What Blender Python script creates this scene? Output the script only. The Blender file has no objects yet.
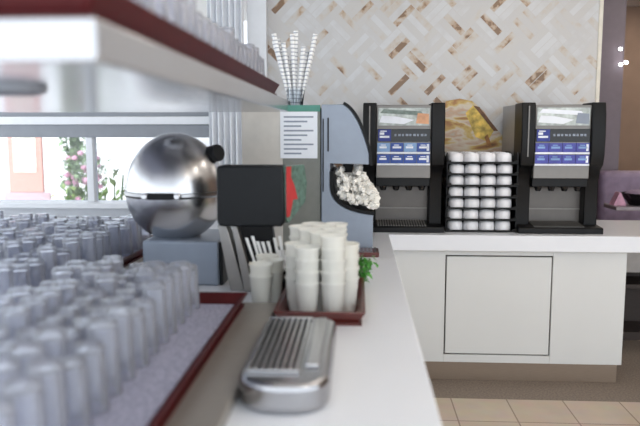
import bpy, math, random
from mathutils import Vector, Matrix
random.seed(7)
S = bpy.context.scene
COL = S.collection
PI = math.pi

# ---------------------------------------------------------------- camera
cd = bpy.data.cameras.new('camera')
cam = bpy.data.objects.new('camera', cd); COL.objects.link(cam)
cam.location = (0, 0, 1.5)
cam.rotation_euler = (math.radians(90 - 6.777), 0, math.radians(3.295))
cd.sensor_width = 36; cd.lens = 690 / 640 * 36
cd.clip_start = 0.05
cd.dof.use_dof = True; cd.dof.focus_distance = 3.9; cd.dof.aperture_fstop = 1.9
S.camera = cam

# ---------------------------------------------------------------- world, light, exposure
w = bpy.data.worlds.new('sky'); S.world = w; w.use_nodes = True
bg = w.node_tree.nodes['Background']
bg.inputs['Color'].default_value = (0.86, 0.93, 1.0, 1); bg.inputs['Strength'].default_value = 1.25
sd = bpy.data.lights.new('sun', 'SUN'); sd.energy = 2.2; sd.angle = math.radians(6); sd.color = (1, .96, .9)
so = bpy.data.objects.new('sun', sd); COL.objects.link(so)
so.rotation_euler = (math.radians(40), 0, math.radians(-25))
S.view_settings.view_transform = 'Standard'; S.view_settings.look = 'None'
S.view_settings.gamma = 1; S.view_settings.use_curve_mapping = False
S.view_settings.exposure = 0.82
S.cycles.max_bounces = 14; S.cycles.transmission_bounces = 12; S.cycles.transparent_max_bounces = 24
S.cycles.glossy_bounces = 5; S.cycles.diffuse_bounces = 4
S.cycles.use_denoising = True
S.cycles.sample_clamp_indirect = 6

# ---------------------------------------------------------------- materials
def lin(h):
    h = h.lstrip('#'); o = []
    for i in (0, 2, 4):
        c = int(h[i:i+2], 16) / 255
        o.append(c / 12.92 if c <= .04045 else ((c + .055) / 1.055) ** 2.4)
    return (*o, 1)

def mat(name, col, rough=.5, metal=0, var=.06, scale=20, bump=0, bscale=200, coat=0, spec=.5, stretch=None, trans=0):
    m = bpy.data.materials.new(name); m.use_nodes = True
    nt = m.node_tree; p = nt.nodes['Principled BSDF']
    c = lin(col) if isinstance(col, str) else col
    tc = nt.nodes.new('ShaderNodeTexCoord'); mp = nt.nodes.new('ShaderNodeMapping')
    nt.links.new(tc.outputs['Object'], mp.inputs['Vector'])
    if stretch: mp.inputs['Scale'].default_value = stretch
    n = nt.nodes.new('ShaderNodeTexNoise'); n.inputs['Scale'].default_value = scale; n.inputs['Detail'].default_value = 3
    nt.links.new(mp.outputs['Vector'], n.inputs['Vector'])
    r = nt.nodes.new('ShaderNodeValToRGB')
    r.color_ramp.elements[0].position = .3; r.color_ramp.elements[1].position = .7
    r.color_ramp.elements[0].color = tuple(x * (1 - var) for x in c[:3]) + (1,)
    r.color_ramp.elements[1].color = tuple(min(1, x * (1 + var)) for x in c[:3]) + (1,)
    nt.links.new(n.outputs['Fac'], r.inputs['Fac']); nt.links.new(r.outputs['Color'], p.inputs['Base Color'])
    p.inputs['Roughness'].default_value = rough; p.inputs['Metallic'].default_value = metal
    p.inputs['Coat Weight'].default_value = coat; p.inputs['Specular IOR Level'].default_value = spec
    p.inputs['Transmission Weight'].default_value = trans
    if bump:
        b = nt.nodes.new('ShaderNodeBump'); b.inputs['Strength'].default_value = bump; b.inputs['Distance'].default_value = .002
        n2 = nt.nodes.new('ShaderNodeTexNoise'); n2.inputs['Scale'].default_value = bscale
        nt.links.new(mp.outputs['Vector'], n2.inputs['Vector'])
        nt.links.new(n2.outputs['Fac'], b.inputs['Height']); nt.links.new(b.outputs['Normal'], p.inputs['Normal'])
    return m

def emit(name, col, strength):
    m = mat(name, col); p = m.node_tree.nodes['Principled BSDF']
    p.inputs['Emission Color'].default_value = lin(col); p.inputs['Emission Strength'].default_value = strength
    return m

def glass_mat(name, tint, alpha, rough=.02, haze=0):
    """thin clear glass: see-through with a fresnel gloss and a body part of real refraction"""
    m = bpy.data.materials.new(name); m.use_nodes = True; nt = m.node_tree
    nt.nodes.remove(nt.nodes['Principled BSDF']); out = nt.nodes['Material Output']
    t = nt.nodes.new('ShaderNodeBsdfTransparent'); t.inputs['Color'].default_value = lin(tint)
    g = nt.nodes.new('ShaderNodeBsdfGlossy'); g.inputs['Roughness'].default_value = rough
    f = nt.nodes.new('ShaderNodeFresnel'); f.inputs['IOR'].default_value = 1.5
    mx = nt.nodes.new('ShaderNodeMixShader')
    nt.links.new(f.outputs['Fac'], mx.inputs['Fac']); nt.links.new(t.outputs[0], mx.inputs[1]); nt.links.new(g.outputs[0], mx.inputs[2])
    gl = nt.nodes.new('ShaderNodeBsdfGlass'); gl.inputs['IOR'].default_value = 1.45; gl.inputs['Color'].default_value = lin('#F2F4FA')
    m2 = nt.nodes.new('ShaderNodeMixShader'); m2.inputs['Fac'].default_value = alpha
    nt.links.new(mx.outputs[0], m2.inputs[1]); nt.links.new(gl.outputs[0], m2.inputs[2])
    last = m2
    if haze:      # pale diffuse haze mixed in to brighten the glasses as if backlit
        d = nt.nodes.new('ShaderNodeBsdfDiffuse'); d.inputs['Color'].default_value = lin('#EFF1F8')
        tl = nt.nodes.new('ShaderNodeBsdfTranslucent'); tl.inputs['Color'].default_value = lin('#EFF1F8')
        dm = nt.nodes.new('ShaderNodeMixShader'); nt.links.new(d.outputs[0], dm.inputs[1]); nt.links.new(tl.outputs[0], dm.inputs[2])
        last = nt.nodes.new('ShaderNodeMixShader'); last.inputs['Fac'].default_value = haze
        nt.links.new(m2.outputs[0], last.inputs[1]); nt.links.new(dm.outputs[0], last.inputs[2])
    nt.links.new(last.outputs[0], out.inputs['Surface'])
    return m

def milky_mat(name, col, clear):
    m = bpy.data.materials.new(name); m.use_nodes = True; nt = m.node_tree
    p = nt.nodes['Principled BSDF']; out = nt.nodes['Material Output']
    p.inputs['Base Color'].default_value = lin(col); p.inputs['Roughness'].default_value = .25
    tl = nt.nodes.new('ShaderNodeBsdfTranslucent'); tl.inputs['Color'].default_value = lin(col)
    tr = nt.nodes.new('ShaderNodeBsdfTransparent')
    a = nt.nodes.new('ShaderNodeMixShader'); a.inputs['Fac'].default_value = .3
    nt.links.new(p.outputs[0], a.inputs[1]); nt.links.new(tl.outputs[0], a.inputs[2])
    b = nt.nodes.new('ShaderNodeMixShader'); b.inputs['Fac'].default_value = clear
    nt.links.new(a.outputs[0], b.inputs[1]); nt.links.new(tr.outputs[0], b.inputs[2])
    nt.links.new(b.outputs[0], out.inputs['Surface'])
    return m

def node(nt, kind, op=None, a=None, b=None, c=None):
    n = nt.nodes.new(kind)
    if op: n.operation = op
    for i, v in enumerate((a, b, c)):
        if v is None: continue
        if hasattr(v, 'links') or isinstance(v, bpy.types.NodeSocket): nt.links.new(v, n.inputs[i])
        else: n.inputs[i].default_value = v
    return n

def mosaic_mat():
    """stone slips laid on the diagonal, in squares of alternating direction"""
    m = bpy.data.materials.new('mosaic'); m.use_nodes = True; nt = m.node_tree
    p = nt.nodes['Principled BSDF']
    tc = nt.nodes.new('ShaderNodeTexCoord'); sx = nt.nodes.new('ShaderNodeSeparateXYZ')
    nt.links.new(tc.outputs['Object'], sx.inputs[0])
    M = lambda op, a, b=None, c=None: node(nt, 'ShaderNodeMath', op, a, b, c).outputs[0]
    X, Z = sx.outputs['X'], sx.outputs['Z']
    k = 1 / math.sqrt(2) / .172
    u = M('MULTIPLY', M('ADD', X, Z), k); v = M('MULTIPLY', M('SUBTRACT', Z, X), k)
    cu, cv = M('FLOOR', u), M('FLOOR', v)
    par = M('FLOORED_MODULO', M('ADD', cu, cv), 2.0)
    fu, fv = M('FRACT', u), M('FRACT', v)
    N = 4.0
    mixab = lambda a, b: M('ADD', M('MULTIPLY', a, M('SUBTRACT', 1.0, par)), M('MULTIPLY', b, par))
    across = mixab(fv, fu); along = mixab(fu, fv)
    pid = M('FLOOR', M('MULTIPLY', across, N))
    fa = M('FRACT', M('MULTIPLY', across, N))
    cx = node(nt, 'ShaderNodeCombineXYZ', None, cu, cv, M('ADD', pid, M('MULTIPLY', par, 7.0)))
    wn = nt.nodes.new('ShaderNodeTexWhiteNoise'); wn.noise_dimensions = '3D'
    nt.links.new(cx.outputs[0], wn.inputs['Vector'])
    big = nt.nodes.new('ShaderNodeTexNoise'); big.inputs['Scale'].default_value = 1.7; big.inputs['Detail'].default_value = 2
    nt.links.new(tc.outputs['Object'], big.inputs['Vector'])
    fine = nt.nodes.new('ShaderNodeTexNoise'); fine.inputs['Scale'].default_value = 14; fine.inputs['Detail'].default_value = 4
    nt.links.new(tc.outputs['Object'], fine.inputs['Vector'])
    val = M('ADD', wn.outputs['Value'], M('ADD', M('MULTIPLY', M('SUBTRACT', big.outputs['Fac'], .5), .55), M('MULTIPLY', M('SUBTRACT', fine.outputs['Fac'], .5), 1.0)))
    r = nt.nodes.new('ShaderNodeValToRGB'); nt.links.new(val, r.inputs['Fac'])
    cr = r.color_ramp
    cr.elements[0].position = 0; cr.elements[0].color = lin('#D2D2D3')
    cr.elements[1].position = 1; cr.elements[1].color = lin('#866A52')
    for pos, c in ((.35, '#C9C7C6'), (.70, '#CBC8C5'), (.84, '#C9C0B6'), (.93, '#BDA994'), (.98, '#A98B71')):
        e = cr.elements.new(pos); e.color = lin(c)
    gr = M('MINIMUM', M('MINIMUM', M('MULTIPLY', fa, .25), M('MULTIPLY', M('SUBTRACT', 1.0, fa), .25)), M('MINIMUM', along, M('SUBTRACT', 1.0, along)))
    g = M('LESS_THAN', gr, .012)
    mx = nt.nodes.new('ShaderNodeMix'); mx.data_type = 'RGBA'
    nt.links.new(g, mx.inputs['Factor']); nt.links.new(r.outputs['Color'], mx.inputs['A']); mx.inputs['B'].default_value = lin('#C9C6C4')
    nt.links.new(mx.outputs['Result'], p.inputs['Base Color'])
    p.inputs['Roughness'].default_value = .35
    return m

def pastry_mat():
    m = bpy.data.materials.new('pastry_print'); m.use_nodes = True; nt = m.node_tree; p = nt.nodes['Principled BSDF']
    tc = nt.nodes.new('ShaderNodeTexCoord'); mp = nt.nodes.new('ShaderNodeMapping'); nt.links.new(tc.outputs['Object'], mp.inputs['Vector'])
    mp.inputs['Rotation'].default_value = (0, math.radians(-48), 0); mp.inputs['Scale'].default_value = (4, 4, 10)
    n = nt.nodes.new('ShaderNodeTexNoise'); n.inputs['Scale'].default_value = 1.1; n.inputs['Detail'].default_value = 4; n.inputs['Distortion'].default_value = .6
    nt.links.new(mp.outputs[0], n.inputs['Vector'])
    r = nt.nodes.new('ShaderNodeValToRGB'); cr = r.color_ramp
    cr.elements[0].position = .25; cr.elements[0].color = lin('#7A5638'); cr.elements[1].position = .75; cr.elements[1].color = lin('#D9D2C8')
    for q, c in ((.36, '#B08050'), (.43, '#CFB36C'), (.49, '#D8CDBC'), (.56, '#C9A78C'), (.62, '#C2B9AA')):
        e = cr.elements.new(q); e.color = lin(c)
    nt.links.new(n.outputs['Fac'], r.inputs['Fac']); nt.links.new(r.outputs['Color'], p.inputs['Base Color']); p.inputs['Roughness'].default_value = .5
    return m

def tile_mat():
    m = bpy.data.materials.new('beige_tile'); m.use_nodes = True; nt = m.node_tree; p = nt.nodes['Principled BSDF']
    tc = nt.nodes.new('ShaderNodeTexCoord'); mp = nt.nodes.new('ShaderNodeMapping'); nt.links.new(tc.outputs['Object'], mp.inputs['Vector'])
    mp.inputs['Location'].default_value = (.098, -.07, 0)
    b = nt.nodes.new('ShaderNodeTexBrick'); nt.links.new(mp.outputs[0], b.inputs['Vector'])
    b.offset = 0; b.inputs['Scale'].default_value = 1; b.inputs['Brick Width'].default_value = .31; b.inputs['Row Height'].default_value = .31
    b.inputs['Mortar Size'].default_value = .004; b.inputs['Color1'].default_value = lin('#CBBBAA'); b.inputs['Color2'].default_value = lin('#C3B19E')
    b.inputs['Mortar'].default_value = lin('#8F7A68')
    n = nt.nodes.new('ShaderNodeTexNoise'); n.inputs['Scale'].default_value = 9; nt.links.new(tc.outputs['Object'], n.inputs['Vector'])
    mx = nt.nodes.new('ShaderNodeMix'); mx.data_type = 'RGBA'; mx.blend_type = 'OVERLAY'; mx.inputs['Factor'].default_value = .15
    nt.links.new(b.outputs['Color'], mx.inputs['A']); nt.links.new(n.outputs['Color'], mx.inputs['B'])
    nt.links.new(mx.outputs['Result'], p.inputs['Base Color']); p.inputs['Roughness'].default_value = .4
    return m

def mat_speckle(name, c1, c2, scale):
    m = bpy.data.materials.new(name); m.use_nodes = True; nt = m.node_tree; p = nt.nodes['Principled BSDF']
    tc = nt.nodes.new('ShaderNodeTexCoord'); v = nt.nodes.new('ShaderNodeTexVoronoi'); v.inputs['Scale'].default_value = scale
    nt.links.new(tc.outputs['Object'], v.inputs['Vector'])
    r = nt.nodes.new('ShaderNodeValToRGB'); r.color_ramp.elements[0].color = lin(c1); r.color_ramp.elements[1].color = lin(c2)
    r.color_ramp.elements[0].position = .15; r.color_ramp.elements[1].position = .6
    nt.links.new(v.outputs['Distance'], r.inputs['Fac']); nt.links.new(r.outputs['Color'], p.inputs['Base Color'])
    p.inputs['Roughness'].default_value = .45
    return m

def stripe_mat(name, c1, c2, scale):
    m = bpy.data.materials.new(name); m.use_nodes = True; nt = m.node_tree; p = nt.nodes['Principled BSDF']
    tc = nt.nodes.new('ShaderNodeTexCoord'); v = nt.nodes.new('ShaderNodeTexWave'); v.bands_direction = 'Z'
    v.inputs['Scale'].default_value = scale; v.inputs['Distortion'].default_value = 2.5
    nt.links.new(tc.outputs['Object'], v.inputs['Vector'])
    r = nt.nodes.new('ShaderNodeValToRGB'); r.color_ramp.interpolation = 'CONSTANT'
    r.color_ramp.elements[0].color = lin(c1); r.color_ramp.elements[1].color = lin(c2); r.color_ramp.elements[1].position = .78
    nt.links.new(v.outputs['Fac'], r.inputs['Fac']); nt.links.new(r.outputs['Color'], p.inputs['Base Color'])
    return m

MT = dict(
    worktop=mat('worktop_white', '#E3E5EA', .28, var=.015, scale=4, coat=.1),
    cabinet=mat('cabinet_white', '#D6D7D6', .45, var=.015, scale=3),
    kick=mat('kick_steel', '#A39384', .38, .7, stretch=(1, 1, 30), var=.08),
    joint=mat('joint_dark', '#4A4642', .7),
    steel=mat('brushed_steel', '#B4B4B6', .3, 1, var=.05, stretch=(2, 40, 40)),
    traysteel=mat('tray_steel', '#B0B0B3', .2, 1, var=.04),
    palesteel=mat('pale_steel', '#C9C4BC', .4, .3, var=.04),
    satin=mat('satin_steel', '#A9A6A3', .42, .85, var=.04),
    chrome=mat('polished_steel', '#D2D2D4', .27, 1, var=.03, scale=6),
    shelf=mat('shelf_steel', '#C9CACE', .22, .9, var=.03, scale=5),
    plinth=mat('plinth_grey', '#A09A93', .4, .5, var=.03),
    black=mat('black_plastic', '#0B0B0D', .4, var=.15, spec=.25),
    blackgloss=mat('black_gloss', '#0C0C0F', .2, var=.1),
    charcoal=mat('charcoal_plastic', '#17191C', .5, var=.08, spec=.3),
    silver=mat('silver_panel', '#7C7976', .4, .5, var=.04),
    darksilver=mat('grey_splash', '#625E5B', .4, .4, var=.05),
    greyside=mat('grey_side', '#A9A9AC', .4, .4, var=.04),
    bluegrey=mat('blue_grey_panel', '#939DAC', .4, .15, var=.03),
    greengrey=mat('grey_green_panel', '#84857F', .4, .4, var=.05),
    teal=mat('teal_band', '#4E8C7E', .5),
    paper=mat('paper_white', '#E9EDF4', .8, var=.02), ink=mat('ink_grey', '#8E97A6', .8),
    blue=mat('label_blue', '#2A4C9E', .4, var=.1), navy=mat('label_navy', '#1D2C86', .4), violet=mat('label_violet', '#43469E', .4, var=.15),
    sky=mat('label_pale_blue', '#7EA0CC', .4, var=.1), white=mat('label_white', '#E8ECF4', .4),
    print_=mat('print_grey', '#B8C0BE', .4, var=.35, scale=28), orange=mat('print_orange', '#D9A27C', .5, var=.2), printdark=mat('print_teal', '#76857F', .5, var=.3, scale=40),
    cup=mat('white_porcelain', '#ECEBEE', .2, var=.02, coat=.3),
    redtray=mat('dark_red_tray', '#480D10', .45, var=.12, spec=.25),
    browntray=mat('red_brown_tray', '#5A231E', .3, var=.12, coat=.3),
    mat_=mat_speckle('lilac_mat', '#C9C9DA', '#8F90A6', 130),
    glass=glass_mat('drinking_glass', '#F8F9FD', .10, .08, .22), pane=glass_mat('window_glass', '#FAFCFF', 0),
    jar=glass_mat('jar_glass', '#F2F5F7', .2),
    milky=milky_mat('milky_plastic', '#FCFBF5', .12),
    plastic=mat('white_plastic', '#F3F3F1', .35, var=.02),
    straw=stripe_mat('straw_paper', '#FCFCFC', '#B9BDC4', 16),
    green=mat('leaf_green', '#4F9A3C', .5, var=.3, scale=60), leafdark=mat('leaf_dark', '#7F9570', .6, var=.4, scale=30), leafpale=mat('leaf_pale', '#A6BE7C', .6, var=.3, scale=30),
    red=mat('signal_red', '#C23A3C', .5, var=.1), greentint=mat('screen_green', '#5E7A70', .4, var=.4, scale=60),
    wframe=mat('window_white', '#E9EBEF', .4, var=.02), wgrey=mat('window_grey', '#8F939A', .5, var=.03), curtain=mat('curtain_white', '#F0F2F6', .8, var=.02),
    mosaic=mosaic_mat(), tile=tile_mat(), darkfloor=mat('dark_carpet', '#85786D', .85, var=.25, scale=90, bump=.4),
    column=mat('mauve_grey_paint', '#7B7079', .5, var=.04), brown=mat('tan_wall', '#9C8270', .7, var=.1, scale=3), ceil=mat('ceiling_white', '#E4E2DE', .8),
    trim=mat('cream_trim', '#E6E0D2', .5),
    patio=mat('patio_pale', '#E4E4E2', .8), gwall=mat('garden_wall', '#F0F0F2', .8, var=.02), terracotta=mat('frame_red', '#D39A8C', .6), pinkp=mat('blossom_pink', '#DDA9C2', .6, var=.2),
    mauve=mat('mauve_paint', '#BFA7AC', .7), picture=mat('picture_cream', '#D8D2C4', .7, var=.25, scale=9),
    lilac=mat('lilac_velvet', '#94829A', .55, var=.2, scale=12), darkwood=mat('dark_wood', '#3E332E', .5, var=.2, stretch=(1, 12, 12)), cloth=mat('grey_cloth', '#BDB9B6', .85, var=.06),
    tabletop=mat('table_grey', '#9A9096', .3, var=.08),
    lamp=emit('lamp_white', '#FFFFFF', 9), fill_panel=emit('fill_lamp', '#FFF4E6', 5),
    pastry=pastry_mat(), foody=mat('print_yellow', '#D8B85A', .5, var=.5, scale=22), foodb=mat('print_brown', '#A8743F', .5, var=.5, scale=22), foodg=mat('print_greige', '#A89F90', .5, var=.5, scale=22),
    foodp=mat('print_peach', '#C98F72', .5, var=.5, scale=22), foodl=mat('print_pale', '#D5CDC0', .5, var=.15, scale=30), foodd=mat('print_dark_brown', '#6E4B32', .5, var=.5, scale=22),
)

# ---------------------------------------------------------------- mesh builder
class B:
    def __init__(s): s.v = []; s.f = []; s.m = []
    def add(s, vs, fs, m=0):
        o = len(s.v); s.v += [tuple(v) for v in vs]; s.f += [tuple(i + o for i in f) for f in fs]; s.m += [m] * len(fs); return s
    def box(s, x0, x1, y0, y1, z0, z1, m=0):
        return s.add([(x0, y0, z0), (x1, y0, z0), (x1, y1, z0), (x0, y1, z0), (x0, y0, z1), (x1, y0, z1), (x1, y1, z1), (x0, y1, z1)],
                     [(0, 3, 2, 1), (4, 5, 6, 7), (0, 1, 5, 4), (1, 2, 6, 5), (2, 3, 7, 6), (3, 0, 4, 7)], m)
    def prism(s, pts, axis, a0, a1, m=0):
        """pts: outline in the two axes other than `axis` (in xyz order), extruded from a0 to a1"""
        def P(p, a): return {'x': (a, p[0], p[1]), 'y': (p[0], a, p[1]), 'z': (p[0], p[1], a)}[axis]
        n = len(pts); vs = [P(p, a0) for p in pts] + [P(p, a1) for p in pts]
        fs = [tuple(range(n)), tuple(range(2 * n - 1, n - 1, -1))] + [(i, i + n, (i + 1) % n + n, (i + 1) % n) for i in range(n)]
        return s.add(vs, fs, m)
    def lathe(s, prof, n=24, c=(0, 0, 0), m=0):
        vs = []; fs = []
        for r, z in prof:
            for k in range(n):
                a = 2 * PI * k / n; vs.append((c[0] + max(r, 1e-5) * math.cos(a), c[1] + max(r, 1e-5) * math.sin(a), c[2] + z))
        for i in range(len(prof) - 1):
            for k in range(n):
                fs.append((i * n + k, i * n + (k + 1) % n, (i + 1) * n + (k + 1) % n, (i + 1) * n + k))
        return s.add(vs, fs, m)
    def tube(s, a, b, r0, r1=None, n=10, m=0):
        r1 = r0 if r1 is None else r1
        a, b = Vector(a), Vector(b); d = (b - a).normalized(); u = d.orthogonal().normalized(); v = d.cross(u)
        vs = []
        for c, r in ((a, r0), (b, r1)):
            for k in range(n):
                t = 2 * PI * k / n; vs.append(c + (u * math.cos(t) + v * math.sin(t)) * r)
        fs = [(k, (k + 1) % n, n + (k + 1) % n, n + k) for k in range(n)] + [tuple(range(n - 1, -1, -1)), tuple(range(n, 2 * n))]
        return s.add(vs, fs, m)
    def ball(s, c, rx, ry, rz, n=10, m=0):
        vs = []; fs = []; h = n // 2
        for i in range(h + 1):
            t = PI * i / h
            for k in range(n):
                a = 2 * PI * k / n; vs.append((c[0] + rx * math.sin(t) * math.cos(a), c[1] + ry * math.sin(t) * math.sin(a), c[2] + rz * math.cos(t)))
        for i in range(h):
            for k in range(n): fs.append((i * n + k, (i + 1) * n + k, (i + 1) * n + (k + 1) % n, i * n + (k + 1) % n))
        return s.add(vs, fs, m)
    def build(s, name, mats, parent=None, bevel=0, seg=2, loc=None, smooth=38):
        me = bpy.data.meshes.new(name); me.from_pydata(s.v, [], s.f)
        if not isinstance(mats, (list, tuple)): mats = [mats]
        for mm in mats: me.materials.append(MT[mm] if isinstance(mm, str) else mm)
        for p, k in zip(me.polygons, s.m): p.material_index = k; p.use_smooth = True
        import bmesh
        bm = bmesh.new(); bm.from_mesh(me);
        bmesh.ops.recalc_face_normals(bm, faces=bm.faces); bm.to_mesh(me); bm.free()
        me.set_sharp_from_angle(angle=math.radians(smooth))
        o = bpy.data.objects.new(name, me); COL.objects.link(o)
        if parent: o.parent = parent
        if loc: o.location = loc
        if bevel:
            b = o.modifiers.new('bevel', 'BEVEL'); b.width = bevel; b.segments = seg; b.limit_method = 'ANGLE'; b.angle_limit = math.radians(40)
        return o

def tag(o, label, cat, group=None, kind=None):
    o['label'] = label; o['category'] = cat
    if group: o['group'] = group
    if kind: o['kind'] = kind
    return o
def thing(name, label, cat, loc=(0, 0, 0), rz=0, group=None):
    o = bpy.data.objects.new(name, None); COL.objects.link(o); o.location = loc; o.rotation_euler = (0, 0, rz); o.empty_display_size = .05
    return tag(o, label, cat, group)
def struct(o): o['kind'] = 'structure'; return o
def dup(root, loc, label=None, group=None, rz=None):
    r = root.copy(); COL.objects.link(r); r.location = loc
    if rz is not None: r.rotation_euler = (0, 0, rz)
    if label: r['label'] = label
    if group: r['group'] = group
    for ch in list(root.children):
        c = ch.copy(); COL.objects.link(c); c.parent = r
        for g in list(ch.children):
            d = g.copy(); COL.objects.link(d); d.parent = c
    return r
ORD = ['first', 'second', 'third', 'fourth', 'fifth', 'sixth', 'seventh', 'eighth', 'ninth', 'tenth', 'eleventh', 'twelfth', 'thirteenth', 'fourteenth',
       'fifteenth', 'sixteenth', 'seventeenth', 'eighteenth', 'nineteenth', 'twentieth', 'twenty-first', 'twenty-second', 'twenty-third', 'twenty-fourth']
_f = cam.rotation_euler.to_matrix()
def in_frame(p, mx=12):
    """is a world point inside the camera's frame (used only to leave out repeats the photograph does not show)"""
    q = _f.transposed() @ (Vector(p) - cam.location)
    if q.z > -.1: return False
    x = 320 + 690 * q.x / -q.z; y = 213 - 690 * q.y / -q.z
    return -mx < x < 640 + mx and -mx < y < 426 + mx

# ---------------------------------------------------------------- the setting
CT = .90      # counter height
struct(B().box(-3.4, 6, -1, 3.79, -.1, 0).build('floor', 'tile'))
struct(B().box(-3.4, 6, 3.79, 9, -.1, 0).build('floor_carpet', 'darkfloor'))
struct(B().box(-3.4, 6, -.6, 9, 2.9, 3.0).build('ceiling', 'ceil'))
struct(B().box(-.63, 1.565, 4.76, 4.9, 0, 2.9).build('wall_back', 'mosaic'))
struct(B().box(1.565, 1.59, 4.75, 4.9, 0, 2.9).build('trim_1', 'trim', bevel=.003))
struct(B().box(2.0, 2.34, 6.4, 6.6, 0, 2.9).build('wall_right', 'column', bevel=.004))
struct(B().box(1.4, 6, 8.2, 8.35, 0, 2.9).build('wall_far', 'brown'))
struct(B().box(1.40, 1.565, 4.9, 8.2, 0, 2.9).build('wall_passage', 'column'))
struct(B().box(5.9, 6, 1.0, 8.2, 0, 2.9).build('wall_side', 'brown'))
struct(B().box(-3.4, -.63, 4.76, 4.9, 0, .965).build('wall_below_window', 'wframe'))
# window in the back wall
win = struct(B().box(-.76, -.63, 4.70, 4.9, .965, 2.9).box(-3.4, -.76, 4.74, 4.9, 2.6, 2.9).box(-3.4, -.76, 4.66, 4.9, .965, 1.0)
             .box(-1.93, -1.88, 4.78, 4.86, 1.0, 2.6).build('window_1', 'wframe', bevel=.004))
B().box(-3.4, -.76, 4.77, 4.86, 1.60, 1.69).box(-3.4, -.76, 4.77, 4.86, 1.455, 1.545).build('transom', 'wgrey', win, bevel=.004)
B().box(-3.4, -.76, 4.75, 4.85, 1.545, 1.60).build('transom_strip', 'wframe', win, bevel=.003)
B().box(-3.4, -.76, 4.815, 4.82, 1.0, 2.6).build('pane', 'pane', win)
cu = B(); n_ = 44
def fold(i): t = i / n_; return (-1.02 + .245 * t, 4.655 + .022 * math.sin(t * 2 * PI * 6))
for i in range(n_):
    a, b = fold(i), fold(i + 1); cu.prism([a, b, (b[0], b[1] + .004), (a[0], a[1] + .004)], 'z', 1.003, 2.62)
tag(cu.build('curtain', 'curtain', smooth=60), 'white curtain drawn to the right end of the window', 'curtain')
# left side of the room is glazed too
wl = struct(B().box(-3.4, -3.3, -.6, 4.9, 0, .5).box(-3.4, -3.3, -.6, 4.9, 2.7, 2.9).box(-3.4, -3.3, 1.9, 2.0, .5, 2.7).build('window_2', 'wframe'))

# ---------------------------------------------------------------- outside the window
struct(B().box(-14, 1.3, 4.95, 16, -.15, -.02).build('ground_patio', 'patio'))
struct(B().box(-12, -3.55, 11.0, 11.2, -.02, 1.55).box(-3.35, 1.3, 10.2, 10.4, -.02, 3.2).build('wall_garden', 'gwall'))
fr = thing('poster_frame', 'red framed poster panel standing outside beyond the window', 'poster', (-4.22, 8.5, -.02))
B().box(-.22, .22, 0, .05, .75, 1.62).build('frame', 'terracotta', fr, bevel=.005)
B().box(-.15, .15, -.008, .0, 1.0, 1.5).build('picture', 'picture', fr)
B().box(-.30, .30, .01, .04, 0, .75).build('base_panel', 'mauve', fr)
def bush(name, label, cat, c, h, rad, leafmat, seed, n=220, flowers=0, leaf=.05):
    rng = random.Random(seed); t = thing(name, label, cat, c)
    st = B(); lv = B(); fl = B()
    tips = []
    for k in range(9):
        a = rng.uniform(0, 2 * PI); rr = rng.uniform(.2, .85) * rad
        tip = (rr * math.cos(a), rr * math.sin(a), h * rng.uniform(.7, 1)); st.tube((0, 0, 0), tip, .014, .005, 6); tips.append(tip)
    for k in range(n):
        tp = Vector(rng.choice(tips)); p = tp * rng.uniform(.35, 1) + Vector((rng.gauss(0, .3), rng.gauss(0, .3), rng.gauss(0, .18))) * rad
        if p.z < .02: p.z = .03
        ax = Matrix.Rotation(rng.uniform(0, 6.28), 3, 'Z') @ Matrix.Rotation(rng.uniform(-1.1, 1.1), 3, 'X')
        L = leaf * rng.uniform(.7, 1.5)
        lv.add([p + ax @ Vector(q) * L for q in ((0, 0, 0), (.35, .5, .08), (0, 1.2, 0), (-.35, .5, .08))], [(0, 1, 2, 3)])
    st.build('stem', 'leafdark', t); lv.build('foliage', leafmat, t)['kind'] = 'stuff'
    if flowers:
        for k in range(flowers):
            tp = Vector(rng.choice(tips)); p = tp * rng.uniform(.6, .9) + Vector((rng.gauss(0, .25), -.5 * rng.random(), rng.gauss(0, .1))) * rad
            fl.ball(p, .045, .045, .035, 7)
        fl.build('blossom', 'pinkp', t)['kind'] = 'stuff'
    return t
bush('flowering_shrub', 'shrub with pink blossom and dark leaves outside the window', 'shrub', (-3.72, 9.2, -.02), 1.42, .30, 'leafdark', 3, 420, 38, .07)
bush('garden_plant', 'pale green leafy plant just outside the window sill', 'plant', (-2.2, 6.0, -.02), 1.16, .2, 'leafpale', 5, 260, 0, .07)
bush('garden_plant', 'low pale plant outside, left of the leafy one by the sill', 'plant', (-2.75, 6.4, -.02), 1.06, .2, 'leafpale', 6, 200, 0, .06)
bush('garden_tree', 'small dark green tree outside, behind the pink blossom shrub', 'tree', (-4.2, 9.9, -.02), 1.95, .2, 'leafdark', 8, 420, 0, .09)

# ---------------------------------------------------------------- counters
wt = B().prism([(-3.2, .25), (.173, .25), (.173, 4.0), (2.05, 4.0), (2.05, 4.755), (-3.2, 4.755)], 'z', CT - .095, CT).build('worktop', 'worktop', bevel=.004)
tag(wt, 'white L-shaped worktop running along the window side and the back wall', 'worktop')
cb = thing('counter_cabinet', 'white base cabinet with one inset door under the drink dispensers', 'cabinet', (0, 4.04, 0))
B().box(.174, .508, 0, .6, .125, .805).box(1.132, 1.552, 0, .6, .125, .805).box(.508, 1.132, 0, .6, .125, .172).box(.508, 1.132, 0, .6, .775, .805).build('body', 'cabinet', cb, bevel=.002)
B().box(.508, 1.132, .016, .02, .172, .775).build('door_recess', 'joint', cb)
B().box(.516, 1.124, -.001, .016, .180, .767).build('door', 'cabinet', cb, bevel=.002)
B().box(.176, 1.545, .05, .58, 0, .125).build('plinth', 'kick', cb)
cb2 = thing('counter_cabinet', 'white base cabinet under the long worktop at the window', 'cabinet', (0, 0, 0))
B().box(-3.1, .12, .4, 4.7, .125, .805).build('body', 'cabinet', cb2)
B().box(-3.05, .05, .45, 4.6, 0, .125).build('plinth', 'kick', cb2)

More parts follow.
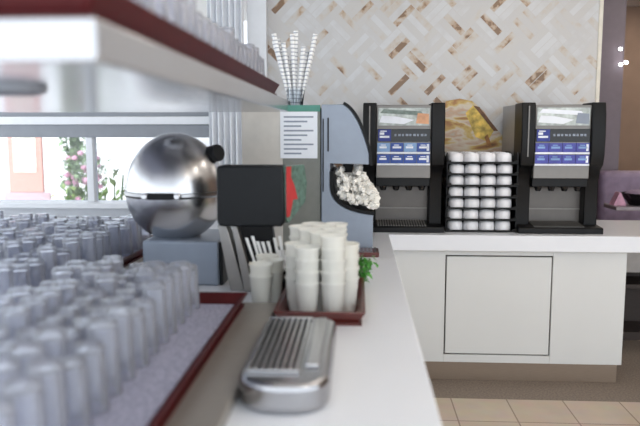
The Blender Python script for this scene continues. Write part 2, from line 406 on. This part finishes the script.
# unseen lights added over the service aisle to brighten worktop and cups
for k, (x, y) in enumerate(((1.3, .4), (1.3, 1.9), (1.3, 3.2))):
    cp = thing('fill_light', 'added fill light over the service aisle, %s from the back wall' % ('third', 'second', 'first')[k], 'lamp', (x, y, 2.9), 0, 'added aisle fill lights')
    B().box(-.5, .5, -.2, .2, -.05, 0).build('housing', 'wframe', cp); B().box(-.46, .46, -.16, .16, -.054, -.0502).build('diffuser', 'fill_panel', cp)

# raised steel plinth that carries the glass trays
pl = B().prism([(-2.9, .45), (-.270, .45), (-.270, 2.245), (-1.0, 2.245), (-1.0, 3.5), (-2.9, 3.5)], 'z', CT, .93).build('tray_platform', 'plinth', bevel=.004)
tag(pl, 'low grey platform on the worktop carrying the trays of glasses', 'platform')

# ---------------------------------------------------------------- trays
def make_tray(name, label, x0, x1, y0, y1, z, m, h=.04, matm=None, th=.012, group=None):
    t = thing(name, label, 'tray', ((x0 + x1) / 2, (y0 + y1) / 2, z), 0, group)
    a, b = (x1 - x0) / 2, (y1 - y0) / 2
    B().box(-a, a, -b, b, 0, .008).build('base', m, t)
    fl = .012
    def ring(ax, bx, zz): return [(-ax, -bx, zz), (ax, -bx, zz), (ax, bx, zz), (-ax, bx, zz)]
    vs = ring(a - .01, b - .01, .008) + ring(a + fl, b + fl, h) + ring(a + fl - th, b + fl - th, h) + ring(a - .01 - th, b - .01 - th, .008)
    fs = []
    for r in range(3):
        for k in range(4): fs.append((r * 4 + k, r * 4 + (k + 1) % 4, r * 4 + 4 + (k + 1) % 4, r * 4 + 4 + k))
    B().add(vs, fs).build('rim', m, t, bevel=.004)
    if matm: B().box(-a + .03, a - .03, -b + .03, b - .03, .0085, .011).build('liner', matm, t)
    return t
TA = make_tray('serving_tray', 'dark red tray of upturned glasses nearest the steel drip tray', -.93, -.375, .62, 2.20, .93, 'redtray', .042, 'mat_')
TB = make_tray('serving_tray', 'tray of glasses left of the steel globe, below the window', -2.45, -.985, .75, 3.42, .93, 'redtray', .042, 'mat_')
TC = make_tray('serving_tray', 'red tray of glasses up on the hanging steel shelf', -1.20, -.352, .91, 2.94, 1.6465, 'redtray', .05)

# hanging shelf
sh = thing('hanging_shelf', 'long steel shelf hanging over the glasses and carrying a red tray', 'shelf', (-.34, .891, 1.589))
B().box(-1.35, 0, 0, 2.386, 0, .057).build('slab', 'shelf', sh, bevel=.004)
for x, y in ((-1.3, .12), (-1.3, 2.25), (-1.0, 2.25)):
    B().tube((x, y, .057), (x, y, 1.311), .008).build('hanging_rod', 'steel', sh)
B().lathe([(0, 0), (.075, 0), (.075, -.012), (.055, -.018), (0, -.018)], 24, (-.36, .46, 0)).build('puck_light', 'wgrey', sh)

# ---------------------------------------------------------------- glasses
def tumbler(name, r0, r1, h, label, group, loc):
    """upturned tumbler: mouth down, thick base on top"""
    prof = [(r1, 0), (r1 - .0018, 0), (r0 - .003, h - .016), (0, h - .014)]
    prof = [(0, h - .014), (r0 - .003, h - .016), (r1 - .003, .001), (r1 - .0015, 0), (r1, .001), (r0 + .001, h - .004), (r0 - .002, h), (0, h - .001)]
    o = B().lathe(prof, 20).build(name, 'glass', None, smooth=50)
    o.location = loc; tag(o, label, 'glass', group); return o
g0 = {}; cnt = 0
def glass_grid(xs, ys, z, wherelab, group, jit, rowword, colword):
    global g0, cnt
    for i, x in enumerate(xs):
        for j, y in enumerate(ys):
            px, py = x + random.uniform(-jit, jit), y + random.uniform(-jit, jit)
            if not (in_frame((px, py, z + .12), 14) or in_frame((px, py, z), 4)): continue
            if wherelab == 'shelf' and not shelf_seen(px, py): continue
            lab = {'tray': f'clear upturned glass, {ORD[j]} from the far end, {ORD[i]} row from the red rim',
                   'far': f'clear glass below the window, {ORD[j]} from far end, {ORD[i]} row from tray rim',
                   'shelf': f'clear glass up on the shelf tray, {ORD[j]} from the far end, {ORD[i]} row'}[wherelab]
            kind = random.random() < .4
            if kind not in g0: g0[kind] = tumbler('drinking_glass', *((.031, .036, .162) if kind else (.030, .037, .138)), lab, group, (px, py, z))
            else:
                c = g0[kind].copy(); COL.objects.link(c); c.location = (px, py, z); c['label'] = lab; c['group'] = group
            cnt += 1
def shelf_seen(x, y): # tops of shelf glasses rise over the tray rim as seen from eye height
    zr = 1.5 + (1.696 - 1.5) * (abs(x) + .04) / .34
    return zr < 1.79
glass_grid([-.54 - .080 * i for i in range(5)], [2.118 - .09 * j for j in range(16)], .9418, 'tray', 'upturned glasses on the tray nearest the drip tray', .003, '', '')
glass_grid([-1.066 - .092 * i for i in range(15)], [3.33 - .105 * j for j in range(23)], .9418, 'far', 'upturned glasses on the tray below the window', .012, '', '')
glass_grid([-.425 - .086 * i for i in range(5)], [2.87 - .085 * j for j in range(22)], 1.658, 'shelf', 'glasses on the hanging shelf', .003, '', '')

# ---------------------------------------------------------------- steel globe on its grey stand
gl = thing('food_warmer', 'polished steel globe warmer on a blue-grey box stand behind the glasses', 'food warmer', (-.745, 2.76, CT))
B().box(-.10, .20, -.15, .2, 0, .175).build('stand', 'bluegrey', gl, bevel=.01, seg=3)
B().box(.201, .215, -.14, .19, 0, .17).build('stand_edge', 'charcoal', gl, bevel=.003)
R = .2; cz = .355
B().lathe([(R * math.cos(t), cz + .238 * math.sin(t)) for t in [math.radians(d) for d in range(2, 91, 4)]], 40).build('lid', 'chrome', gl)
B().lathe([(R * math.cos(t), cz + R * math.sin(t)) for t in [math.radians(d) for d in range(-64, -1, 5)]], 40).build('bowl', 'chrome', gl)
B().lathe([(R - .004, cz - .007), (R + .004, cz - .006), (R + .004, cz + .006), (R - .004, cz + .007)], 40).build('seam_ring', 'steel', gl)
hd = B().box(-.05, .05, -R - .028, -R - .014, cz - .012, cz + .012).build('handle', 'black', gl, bevel=.004)
for sx in (-.062, .062): B().tube((sx, -R + .018, cz), (sx, -R - .03, cz), .012).build('handle_mount', 'chrome', gl, bevel=.003)
B().tube((.14, .0, cz + .15), (.185, -.03, cz + .16), .034, .035, 16).build('hinge_cap', 'charcoal', gl, bevel=.006)

# ---------------------------------------------------------------- black till with its screen, on a slanted silver stand
tl = thing('till', 'black till seen from behind, on a slanted silver stand behind the cups', 'till', (-.40, 2.58, CT))
B().prism([(-.118, .25), (.115, .25), (.128, .272), (.122, .474), (-.118, .474), (-.125, .462), (-.125, .27)], 'y', -.08, .03).build('housing', 'charcoal', tl, bevel=.008, seg=3)
def slab_on(p0, p1, tz, th, m, off=0):
    d = (Vector(p1) - Vector(p0)); nrm = Vector((d.y, -d.x)).normalized(); b = B(); n = len(tz)
    vs = [(p0[0] + d.x * t + nrm.x * o, p0[1] + d.y * t + nrm.y * o, z) for o in (off, off - th) for t, z in tz]
    return b.add(vs, [tuple(range(n)), tuple(range(2 * n - 1, n - 1, -1))] + [(i, i + n, (i + 1) % n + n, (i + 1) % n) for i in range(n)])
scr = slab_on((.131, -.07), (.196, .08), [(0, .275), (.12, .262), (.93, .33), (1, .40), (.87, .472), (0, .472)], .02, 0).build('side_screen', 'greentint', tl)
slab_on((.131, -.07), (.196, .08), [(0, .285), (.14, .285), (.3, .345), (.52, .345), (.36, .40), (.2, .43), (.22, .47), (0, .47)], .002, 0, .0025).build('red_graphic', 'red', scr)
B().prism([(-.05, 0), (.10, 0), (.07, .25), (-.07, .25)], 'y', -.02, .04).build('neck', 'black', tl, bevel=.004)
for k, (a, b) in enumerate(((-.125, -.085), (-.07, -.045))):
    B().prism([(a + .04, .0), (b + .055, .0), (b - .01, .25), (a - .005, .25)], 'y', -.05 - .01 * k, .02).build('stand_leg', 'satin', tl, bevel=.004)

# ---------------------------------------------------------------- ice dispenser
ic = thing('ice_dispenser', 'blue-grey and steel ice dispenser standing on the worktop corner, open recess facing right', 'ice dispenser', (-.19, 3.42, CT))
B().box(-.40, -.004, .02, .52, 0, .715).build('housing', 'greengrey', ic, bevel=.004)
B().box(-.399, -.195, .012, .0195, .02, .70).build('steel_panel', 'palesteel', ic, bevel=.002)
B().box(-.195, -.006, .010, .0195, .695, .727).build('teal_band', 'teal', ic, bevel=.002)
def arc(p0, p1, p2, n=8):
    return [tuple((1 - t) ** 2 * a + 2 * t * (1 - t) * b + t * t * c for a, b, c in zip(p0, p1, p2)) for t in [i / n for i in range(n + 1)]]
front = arc((.105, .73), (.18, .70), (.236, .49), 10)
low = arc((.043, .33), (.045, .205), (.26, .185), 10)
outl = [(0, 0), (.245, 0), (.258, .03), (.258, .17)] + low[::-1] + [(.043, .44), (.236, .435)] + front[::-1] + [(0, .73)]
B().prism(outl, 'y', 0, .5).build('side_panel', 'bluegrey', ic, bevel=.004)
def band(line, off, y0, y1):
    b = B(); n = len(line); pts2 = []
    for i in range(n):
        a = Vector(line[max(0, i - 1)]); c = Vector(line[min(n - 1, i + 1)]); d = (c - a).normalized(); pts2.append(Vector(line[i]) + Vector((d.y, -d.x)) * off)
    for i in range(n - 1):
        b.prism([line[i], line[i + 1], tuple(pts2[i + 1]), tuple(pts2[i])], 'y', y0, y1)
    return b
band(front + [(.24, .43)], -.014, -.006, .506).build('front_trim', 'black', ic)
band([(.043, .40)] + low, -.016, -.006, .506).build('recess_trim', 'black', ic)
B().box(.006, .012, -.003, .002, .30, .66).build('panel_groove', 'charcoal', ic)
B().box(.03, .037, -.004, .002, .50, .665).build('grip_slot', 'charcoal', ic)
B().prism([(.10, .434), (.16, .434), (.15, .385), (.11, .385)], 'y', .19, .3).build('chute', 'black', ic)
# what lies in the recess
hp = B(); rng = random.Random(11)
def zlow(x):
    for a, b in zip(low, low[1:]):
        if a[0] <= x <= b[0]: return a[1] + (b[1] - a[1]) * (x - a[0]) / (b[0] - a[0] + 1e-9)
    return .185
for k in range(620):
    x = .08 + .20 * rng.random() ** .9; s_ = rng.uniform(.006, .011)
    ztop = .415 if x < .10 else .375 if x < .165 else .415 - 1.5 * max(0, x - .19)
    z = rng.uniform(zlow(x) + .04, ztop); y = rng.uniform(.0, .14)
    M_ = Matrix.Rotation(rng.uniform(0, 6), 3, (rng.random(), rng.random(), rng.random() + .1))
    vs = [Vector((x, y, z)) + M_ @ Vector(q) * s_ for q in ((-1, -1, -1), (1, -1, -1), (1, 1, -1), (-1, 1, -1), (-1, -1, 1), (1, -1, 1), (1, 1, 1), (-1, 1, 1))]
    hp.add(vs, [(0, 3, 2, 1), (4, 5, 6, 7), (0, 1, 5, 4), (1, 2, 6, 5), (2, 3, 7, 6), (3, 0, 4, 7)])
ice = hp.build('ice_heap', mat('ice', '#F4F1EA', .3, var=.05), None, loc=(-.19, 3.42, CT))
tag(ice, 'heap of white ice pieces in the open recess of the dispenser', 'ice', kind='stuff')
# drip tray of the dispenser
dt = thing('drip_tray', 'small dark drip tray at the foot of the ice dispenser', 'tray', (.02, 3.33, CT))
B().box(-.07, .075, -.07, .07, 0, .022).build('pan', 'browntray', dt, bevel=.004)
bb = B()
for k in range(7): bb.box(-.06 + k * .019, -.052 + k * .019, -.06, .06, .0222, .027)
bb.build('grate', 'silver', dt)
# notice
nt_ = B().box(-.09, .095, -.004, 0, -.115, .115)
for k in range(9):
    zz = .085 - k * .0225; nt_.box(-.072, .075 - .03 * ((k * 7) % 3), -.0046, -.0041, zz, zz + .008, 1)
no = nt_.build('notice', ['paper', 'ink'], None, loc=(-.305, 3.4315, CT + .58))
tag(no, 'white printed notice stuck on the grey side of the ice dispenser', 'notice')

# straws in a glass on top of the dispenser
jz = CT + .727 + .004
jr = B().lathe([(0, 0), (.037, 0), (.051, .10), (.049, .10), (.0355, .006), (0, .006)], 24).build('straw_glass', 'jar', None, loc=(-.335, 3.60, CT + .7155), smooth=50)
tag(jr, 'glass jar holding paper straws on top of the ice dispenser', 'jar')
st0 = None
LAY = (((-.106, .375), (-.058, .33), (-.012, .372), (.045, .31), (.106, .372)),
       ((-.108, .345), (-.066, .29), (.004, .392), (.055, .27), (.10, .345)),
       ((-.092, .355), (-.05, .28), (-.018, .25), (.06, .29), (.094, .325)))
k = -1
for li, row in enumerate(LAY):
    for ii, (tx, tz) in enumerate(row):
        k += 1; yy = .017 * (li - 1)
        o = B().tube((-.0236 + .0118 * ii, yy, .014), (tx, yy * 1.6, tz), .0057, .0125, 10).build('paper_straw', 'straw', None, loc=(-.335, 3.60, CT + .7155))
        l = {5: 'leftmost speckled white straw fanning from the glass jar', 4: 'rightmost speckled white straw fanning from the glass jar', 7: 'tallest upright white straw in the middle of the glass jar'}
        tag(o, l.get(k, 'speckled white paper straw among those in the jar on the dispenser'), 'straw', 'paper straws in the jar')

# ---------------------------------------------------------------- drink dispensers on the back counter
def make_dispenser(x, label, blue, lite, nav):
    t = thing('drink_dispenser', label, 'drink dispenser', (x, 4.10, CT))
    B().box(-.235, .235, .20, .58, .0, .76).build('body', 'greyside', t, bevel=.004)
    wing = [(.02, .765), (.205, .765), (.205, .03), (.09, .03), (.09, .31), (.06, .37), (.02, .40), (.004, .46), (.0, .58), (.006, .70)]
    for s in (-1, 1):
        a, b = sorted((s * .16, s * .24)); B().prism(wing, 'x', a, b).build('side_wing', 'black', t, bevel=.006)
    B().box(-.206, -.198, -.004, .004, .45, .745).build('chrome_strip', 'silver', t, bevel=.001)
    B().box(-.16, .16, .025, .2, .322, .75).build('front_panel', 'silver', t, bevel=.003)
    pp = B().box(-.15, .15, .0195, .0248, .632, .735, 0)
    pp.prism([(-.14, .705), (.12, .69), (.10, .715), (-.12, .728)], 'y', .0186, .0194, 1)
    pp.prism([(.07, .645), (.146, .64), (.146, .70), (.08, .705)], 'y', .0178, .0185, 2)
    pp.prism([(-.145, .65), (.0, .64), (.06, .665), (-.05, .685), (-.13, .69)], 'y', .0178, .0185, 3)
    pp.build('picture_panel', ['print_', 'printdark', 'orange', 'white'] if lite == 'sky' else ['print_', 'white', 'ink', 'paper'], t)
    hb = B().box(-.155, .155, .017, .0248, .538, .612).build('header_bar', 'blackgloss', t, bevel=.002)
    lg = B().box(-.15, -.075, .0155, .0168, .540, .609, 0)
    lg.box(-.142, -.115, .0146, .0154, .578, .592, 1).box(-.142, -.085, .0146, .0154, .560, .572, 1).box(-.138, -.10, .0146, .0154, .596, .602, 1)
    lg.build('logo', [nav, 'white'], hb)
    tx = B()
    for k in range(9): tx.box(-.055 + k * .022, -.043 + k * .022 + .004 * (k % 2), .0158, .0168, .570, .583)
    tx.build('lettering', 'ink', hb)
    for r, z in enumerate((.478, .410)):
        rw = B().box(-.157, .157, .014, .0248, z - .012, z - .001).build('label_rail', 'white', t, bevel=.001)
        for k in range(4):
            x0 = -.155 + k * .078
            lb = B().box(x0, x0 + .075, .015, .0248, z, z + .052, 0)
            lb.box(x0 + .012, x0 + .055 + .008 * (k % 2), .0142, .0149, z + .02, z + .032, 1).box(x0 + .02, x0 + .05, .0142, .0149, z + .037, z + .042, 1)
            if k == 3: lb.box(x0 + .056, x0 + .07, .0142, .0149, z + .006, z + .046, 2)
            lb.build('drink_button', [blue if (k + r) % 2 else (lite if r == 0 else blue), 'white' if lite == 'sky' else 'sky', 'white'], t, bevel=.001)
    B().box(-.16, .16, .045, .2, .272, .322).build('nozzle_bar', 'black', t, bevel=.003)
    for k in range(4):
        B().lathe([(0, .273), (.024, .273), (.018, .25), (.014, .244), (0, .244)], 12, (-.115 + k * .077, .085, 0)).build('nozzle', 'blackgloss', t)
    B().box(-.16, .16, .165, .2, .035, .262).build('splash_panel', 'darksilver', t, bevel=.002)
    B().box(-.158, .158, .155, .1645, .125, .132).build('splash_ridge', 'silver', t)
    B().prism([(-.02, 0), (.2, 0), (.2, .055), (.09, .042), (-.012, .036), (-.02, .03)], 'x', -.245, .245).build('drip_base', 'black', t, bevel=.004)
    gg = B()
    for k in range(19): gg.prism([(-.005, .037), (.15, .0505), (.15, .056), (-.005, .042)], 'x', -.148 + k * .0155, -.141 + k * .0155)
    gg.build('drip_grate', 'silver', t)
    return t
make_dispenser(.258, 'drink dispenser with bright blue buttons, beside the ice dispenser', 'blue', 'sky', 'navy')
make_dispenser(1.180, 'drink dispenser with violet-blue buttons at the right end of the counter', 'violet', 'violet', 'navy')

# ---------------------------------------------------------------- racks of white cups between the dispensers
RX, RY, RP = .724, 4.13, .0678
ranks = ['bottom', 'second from bottom', 'third from bottom', 'middle', 'third from top', 'second from top']
rk = thing('cup_rack', 'black cup rack, bottom of the stack between the dispensers', 'rack', (RX, RY, CT), 0, 'stacked black cup racks')
rb = B().box(-.209, .209, 0, .36, 0, .006)
for k in range(9): rb.box(-.205 + .05 * k, -.195 + .05 * k, -.004, .36, .004, .009)
rb.build('base', 'black', rk)
for s in (-1, 1):
    a, b = sorted((s * .203, s * .209))
    B().prism([(0, .0), (.36, 0), (.36, .0665), (.24, .0665), (.20, .045), (.05, .045), (.02, .0665), (0, .0665)], 'x', a, b).build('side_wall', 'black', rk)
    B().box(s * .197 - .012, s * .197 + .012, -.022, -.006, .012, .022).build('handle', 'black', rk, bevel=.003)
B().box(-.209, .209, -.006, 0, .0, .013).build('front_lip', 'black', rk, bevel=.002)
B().box(-.2025, .2025, .33, .338, .009, .06).build('back_wall', 'black', rk)
cup0 = None
def cup(loc, lab):
    global cup0
    if cup0 is None:
        cup0 = thing('coffee_cup', lab, 'cup', loc, 0, 'white cups upturned in the racks')
        B().lathe([(.042, .0), (.0455, 0), (.0462, .003), (.0458, .030), (.044, .044), (.039, .0515), (.030, .053), (.030, .0555), (.027, .0555), (.026, .053), (0, .052)], 28).build('body', 'cup', cup0, smooth=45)
        hb_ = B(); pr = None
        for i in range(9):
            a = math.radians(-80 + 160 * i / 8); p = (.043 + .017 * math.cos(a), 0, .026 + .015 * math.sin(a))
            if pr: hb_.tube(pr, p, .0034, n=8)
            pr = p
        hb_.build('handle', 'cup', cup0)
        cup0.rotation_euler = (0, 0, PI / 2); return cup0
    return dup(cup0, loc, lab, rz=PI / 2)
pos4 = ['left end', 'second from left', 'third from left', 'right end']
for k in range(7):
    z = CT + RP * k
    if k == 6: rk_n = None
    r_ = rk if k == 0 else dup(rk, (RX + random.uniform(-.001, .001), RY, z), 'black cup rack, %s of the stack between the dispensers' % (ranks[k] if k < 6 else 'top'))
    ox = random.uniform(-.006, .006) - (.004 if k == 6 else 0)
    for i in range(4):
        for j in range(3 if k == 6 else 1):
            row = ['lowest', 'second lowest', 'third lowest', 'middle', 'third highest', 'second highest', 'topmost'][k]
            lab = f'white upturned cup, {pos4[i]} of the {row} rack between the dispensers' if k < 6 else \
                  f'white upturned cup on the topmost rack, {pos4[i]}, {["front", "second", "third"][j]} row'
            cup((RX - .146 + .095 * i + ox, RY + .052 + .095 * j, z + .0095), lab)

# printed food picture standing behind the cups
fp = thing('food_picture', 'cut-out printed picture of golden pastries standing behind the cup stack', 'picture', (.725, 4.72, CT))
bd = B().prism([(-.19, 0), (.30, 0), (.29, .50), (.24, .56), (.17, .63), (.10, .735), (.02, .80), (-.06, .815), (-.15, .80), (-.18, .70)], 'y', 0, .008, 0)
def patch(pts, m, d): bd.prism(pts, 'y', -d, -d + .0008, m)
patch([(-.02, .72), (.03, .77), (.17, .60), (.13, .53), (.05, .56)], 2, .002)
patch([(.03, .77), (.07, .76), (.20, .60), (.17, .60)], 3, .003)
patch([(.11, .56), (.13, .58), (.16, .50), (.13, .50)], 6, .004)
bd.build('printed_board', ['pastry', 'foodp', 'foody', 'foodd', 'foodg', 'foodp', 'foodb'], fp)
B().prism([(0.009, 0), (.03, 0), (.012, .2), (.009, .2)], 'x', -.03, .03).build('stand', 'black', fp)

# ---------------------------------------------------------------- plastic cups on a tray
ct = make_tray('cup_tray', 'small red-brown tray under the stacks of clear plastic cups', -.255, .010, 2.085, 2.58, CT, 'browntray', .045, None)
CX = [-.328, -.247, -.165, -.083, -.040]
cups = {}
pc0 = None
NC = 8
def plastic_cup(loc, lab, grp):
    global pc0
    if pc0 is None:
        prof = [(0, .003), (.027, .0), (.030, .004), (.0325, .036), (.034, .0375), (.0355, .073), (.037, .0745), (.0383, .107), (.0418, .110), (.0418, .1155), (.0378, .1135), (.0365, .108), (.035, .075), (.0335, .0725), (.032, .038), (.0305, .036), (.028, .006), (0, .005)]
        pc0 = B().lathe(prof, 24).build('plastic_cup', 'milky', None, smooth=50); pc0.location = loc; return tag(pc0, lab, 'cup', grp)
    c = pc0.copy(); COL.objects.link(c); c.location = loc; c['label'] = lab; c['group'] = grp; return c
ROWS = [(2.16, ((-.165, 4), (-.083, 5))), (2.232, ((-.204, 4), (-.122, 5), (-.041, 4))), (2.304, ((-.165, 5), (-.083, 5))),
        (2.376, ((-.204, 5), (-.122, 5), (-.041, 3))), (2.448, ((-.165, 5), (-.083, 5)))]
for ri, (y, st_) in enumerate(ROWS):
    for ci, (x, n) in enumerate(st_):
        for k in range(n):
            plastic_cup((x, y, CT + .0085 + .037 * k), 'translucent cup on the tray, %s from bottom, %s stack from left in %s row' % (ORD[k], ORD[ci], ORD[ri]), 'stacked plastic cups')
for ri, (x, y, n) in enumerate(((-.334, 2.298, 2), (-.305, 2.377, 2), (-.334, 2.455, 2))):
    for k in range(n):
        plastic_cup((x, y, CT + .037 * k), 'translucent cup left of the tray, %s from bottom, %s stack from front' % (ORD[k], ORD[ri]), 'stacked plastic cups')
# green sprig on the tray
gp = bush('green_sprig', 'bright green leafy sprig behind the right side of the plastic cups', 'sprig', (.005, 2.66, CT), .11, .055, 'green', 21, 190, 0, .022)

# ---------------------------------------------------------------- steel drip tray in front
dr = thing('steel_drip_tray', 'long rounded steel drip tray with slotted grille on the worktop', 'drip tray', (-.163, 1.66, CT))
def roundslab(hw, y0, y1, fr_, br, n=12):
    p = []
    for i in range(n + 1):
        a = PI + PI * i / n; p.append((hw * math.copysign(abs(math.cos(a)) ** .75, math.cos(a)), y0 + fr_ + fr_ * math.sin(a)))
    for i in range(n + 1):
        a = PI * i / n; p.append((hw * math.copysign(abs(math.cos(a)) ** .5, math.cos(a)), y1 - br + br * math.sin(a)))
    q = []
    for t in p:
        if not q or (Vector(t) - Vector(q[-1])).length > 1e-4: q.append(t)
    return q
B().prism(roundslab(.101, -.27, .27, .085, .05), 'z', 0, .070).build('body', 'traysteel', dr, bevel=.016, seg=4)
B().prism([(-.088, -.19), (.030, -.19), (.030, .235), (-.088, .235)], 'z', .0695, .0712).build('grille_well', 'black', dr)
gr_ = B()
for k in range(8): gr_.box(-.087 + k * .0155, -.0800 + k * .0155, -.195, .238, .0713, .0755)
gr_.box(-.09, .033, -.20, -.188, .0713, .0765).box(-.09, .033, .232, .244, .0713, .0765)
gr_.build('grille', 'chrome', dr, bevel=.0012)
B().box(.042, .075, -.16, .235, .0703, .078).build('side_rail', 'chrome', dr, bevel=.004, seg=3)

# ---------------------------------------------------------------- the room beyond on the right
for k, (x, y) in enumerate(((3.0, 5.6), (3.0, 7.3))):  # lights added under the ceiling to brighten the far wall and pillar
    cp = thing('fill_light', 'added fill light in the room beyond the pillar, %s one' % ('nearer', 'farther')[k], 'lamp', (x, y, 2.9))
    B().box(-.7, .7, -.2, .2, -.05, 0).build('housing', 'wframe', cp); B().box(-.66, .66, -.16, .16, -.054, -.0502).build('diffuser', 'fill_panel', cp)
for k, (x, z) in enumerate(((2.29, 2.224), (2.345, 2.108), (2.30, 2.09))):
    sp = thing('spot_lamp', ['top', 'right', 'lower left'][k] + ' small white spot lamp on the mauve pillar' if k != 1 else 'right one of three small white spot lamps on the mauve pillar', 'lamp', (x, 6.4, z), 0, 'small spot lamps on the pillar')
    B().tube((0, 0, 0), (0, -.03, -.005), .012).build('bracket', 'column', sp)
    B().ball((0, -.04, -.006), .016, .014, .014, 12).build('bulb', 'lamp', sp)
ba = thing('banquette', 'lilac upholstered banquette beyond the pillar', 'seat', (2.80, 5.93, 0))
B().box(-.7, .7, -.3, .35, .12, .45).build('seat', 'lilac', ba, bevel=.04, seg=3)
B().box(-.7, .7, .2, .42, .3, 1.15).build('backrest', 'lilac', ba, bevel=.05, seg=3)
B().box(-.66, .66, -.26, .38, 0, .12).build('plinth', 'darkwood', ba)
tb = thing('dining_table', 'narrow grey-topped high table beyond the end of the counter', 'table', (2.36, 5.45, 0))
B().box(-.42, .5, -.14, .14, .90, .93).build('tabletop', 'tabletop', tb, bevel=.004)
B().tube((0, 0, .02), (0, 0, .90), .04).build('pedestal', 'darkwood', tb); B().lathe([(0, 0), (.15, 0), (.15, .015), (.05, .03), (0, .03)], 24).build('foot', 'darkwood', tb)
bw = thing('serving_bowl', 'dark bowl with pale food on the table beyond the counter', 'bowl', (2.15, 5.45, .93))
B().lathe([(0, 0), (.06, 0), (.13, .09), (.125, .095), (.055, .012), (0, .012)], 24).build('bowl_body', 'blackgloss', bw)
B().ball((0, 0, .075), .105, .105, .045, 16).build('contents', 'lilac', bw)
nk = B().prism([(-.05, 0), (.05, 0), (.006, .10), (-.006, .10)], 'y', -.05, .05).build('folded_napkin', 'pinkp', None, loc=(2.0, 5.45, .93), bevel=.003)
tag(nk, 'pink folded napkin on the high table beyond the counter', 'napkin')
sc = thing('side_cabinet', 'low dark wooden shelf unit behind the right end of the counter', 'shelf unit', (2.05, 4.98, 0))
B().box(-.38, .6, -.02, .3, .0, .06).box(-.38, .6, -.02, .3, .38, .41).box(-.38, .6, .28, .3, .06, .74).box(-.38, -.36, -.02, .28, .06, .74).box(.58, .6, -.02, .28, .06, .74).box(-.38, .6, -.02, .3, .74, .77).build('carcass', 'darkwood', sc, bevel=.002)
cl = B().prism([(-.03, .771), (-.03, .52), (-.04, .50), (-.045, .52), (-.045, .785), (.2, .785), (.2, .771)], 'x', -.3, .25).build('folded_cloth', 'cloth', None, loc=(2.05, 4.98, 0), bevel=.004)
tag(cl, 'pale grey cloth hanging over the dark shelf unit', 'cloth')
# white plastic stirrers leaning in a black caddy between till and cups
hk = B().box(-.05, .06, -.018, .018, 0, .004).box(-.054, -.05, -.02, .02, 0, .085).box(.06, .064, -.02, .02, 0, .085).box(-.05, .06, -.02, -.018, 0, .085).box(-.05, .06, .018, .02, 0, .085).build('stirrer_caddy', 'black', None, loc=(-.31, 2.52, CT))
tag(hk, 'black caddy of white stirrers between the till and the cups', 'caddy')
for k, (tx, tz) in enumerate(((-.419, .206), (-.397, .212), (-.379, .192), (-.359, .192), (-.339, .193), (-.315, .206), (-.295, .214))):
    t_ = tx + .31; b_ = -.044 + .0155 * k; yy = .004 * (k % 3 - 1)
    o = B().prism([(b_ - .003, .005), (b_ + .003, .005), (t_ + .006, tz), (t_ - .006, tz)], 'y', yy - .001, yy + .001).build('stirrer', 'plastic', None, loc=(-.31, 2.52, CT), bevel=.0008)
    tag(o, 'white plastic stirrer leaning in the black caddy, %s from the left' % ORD[k], 'stirrer', 'white stirrers behind the cups')
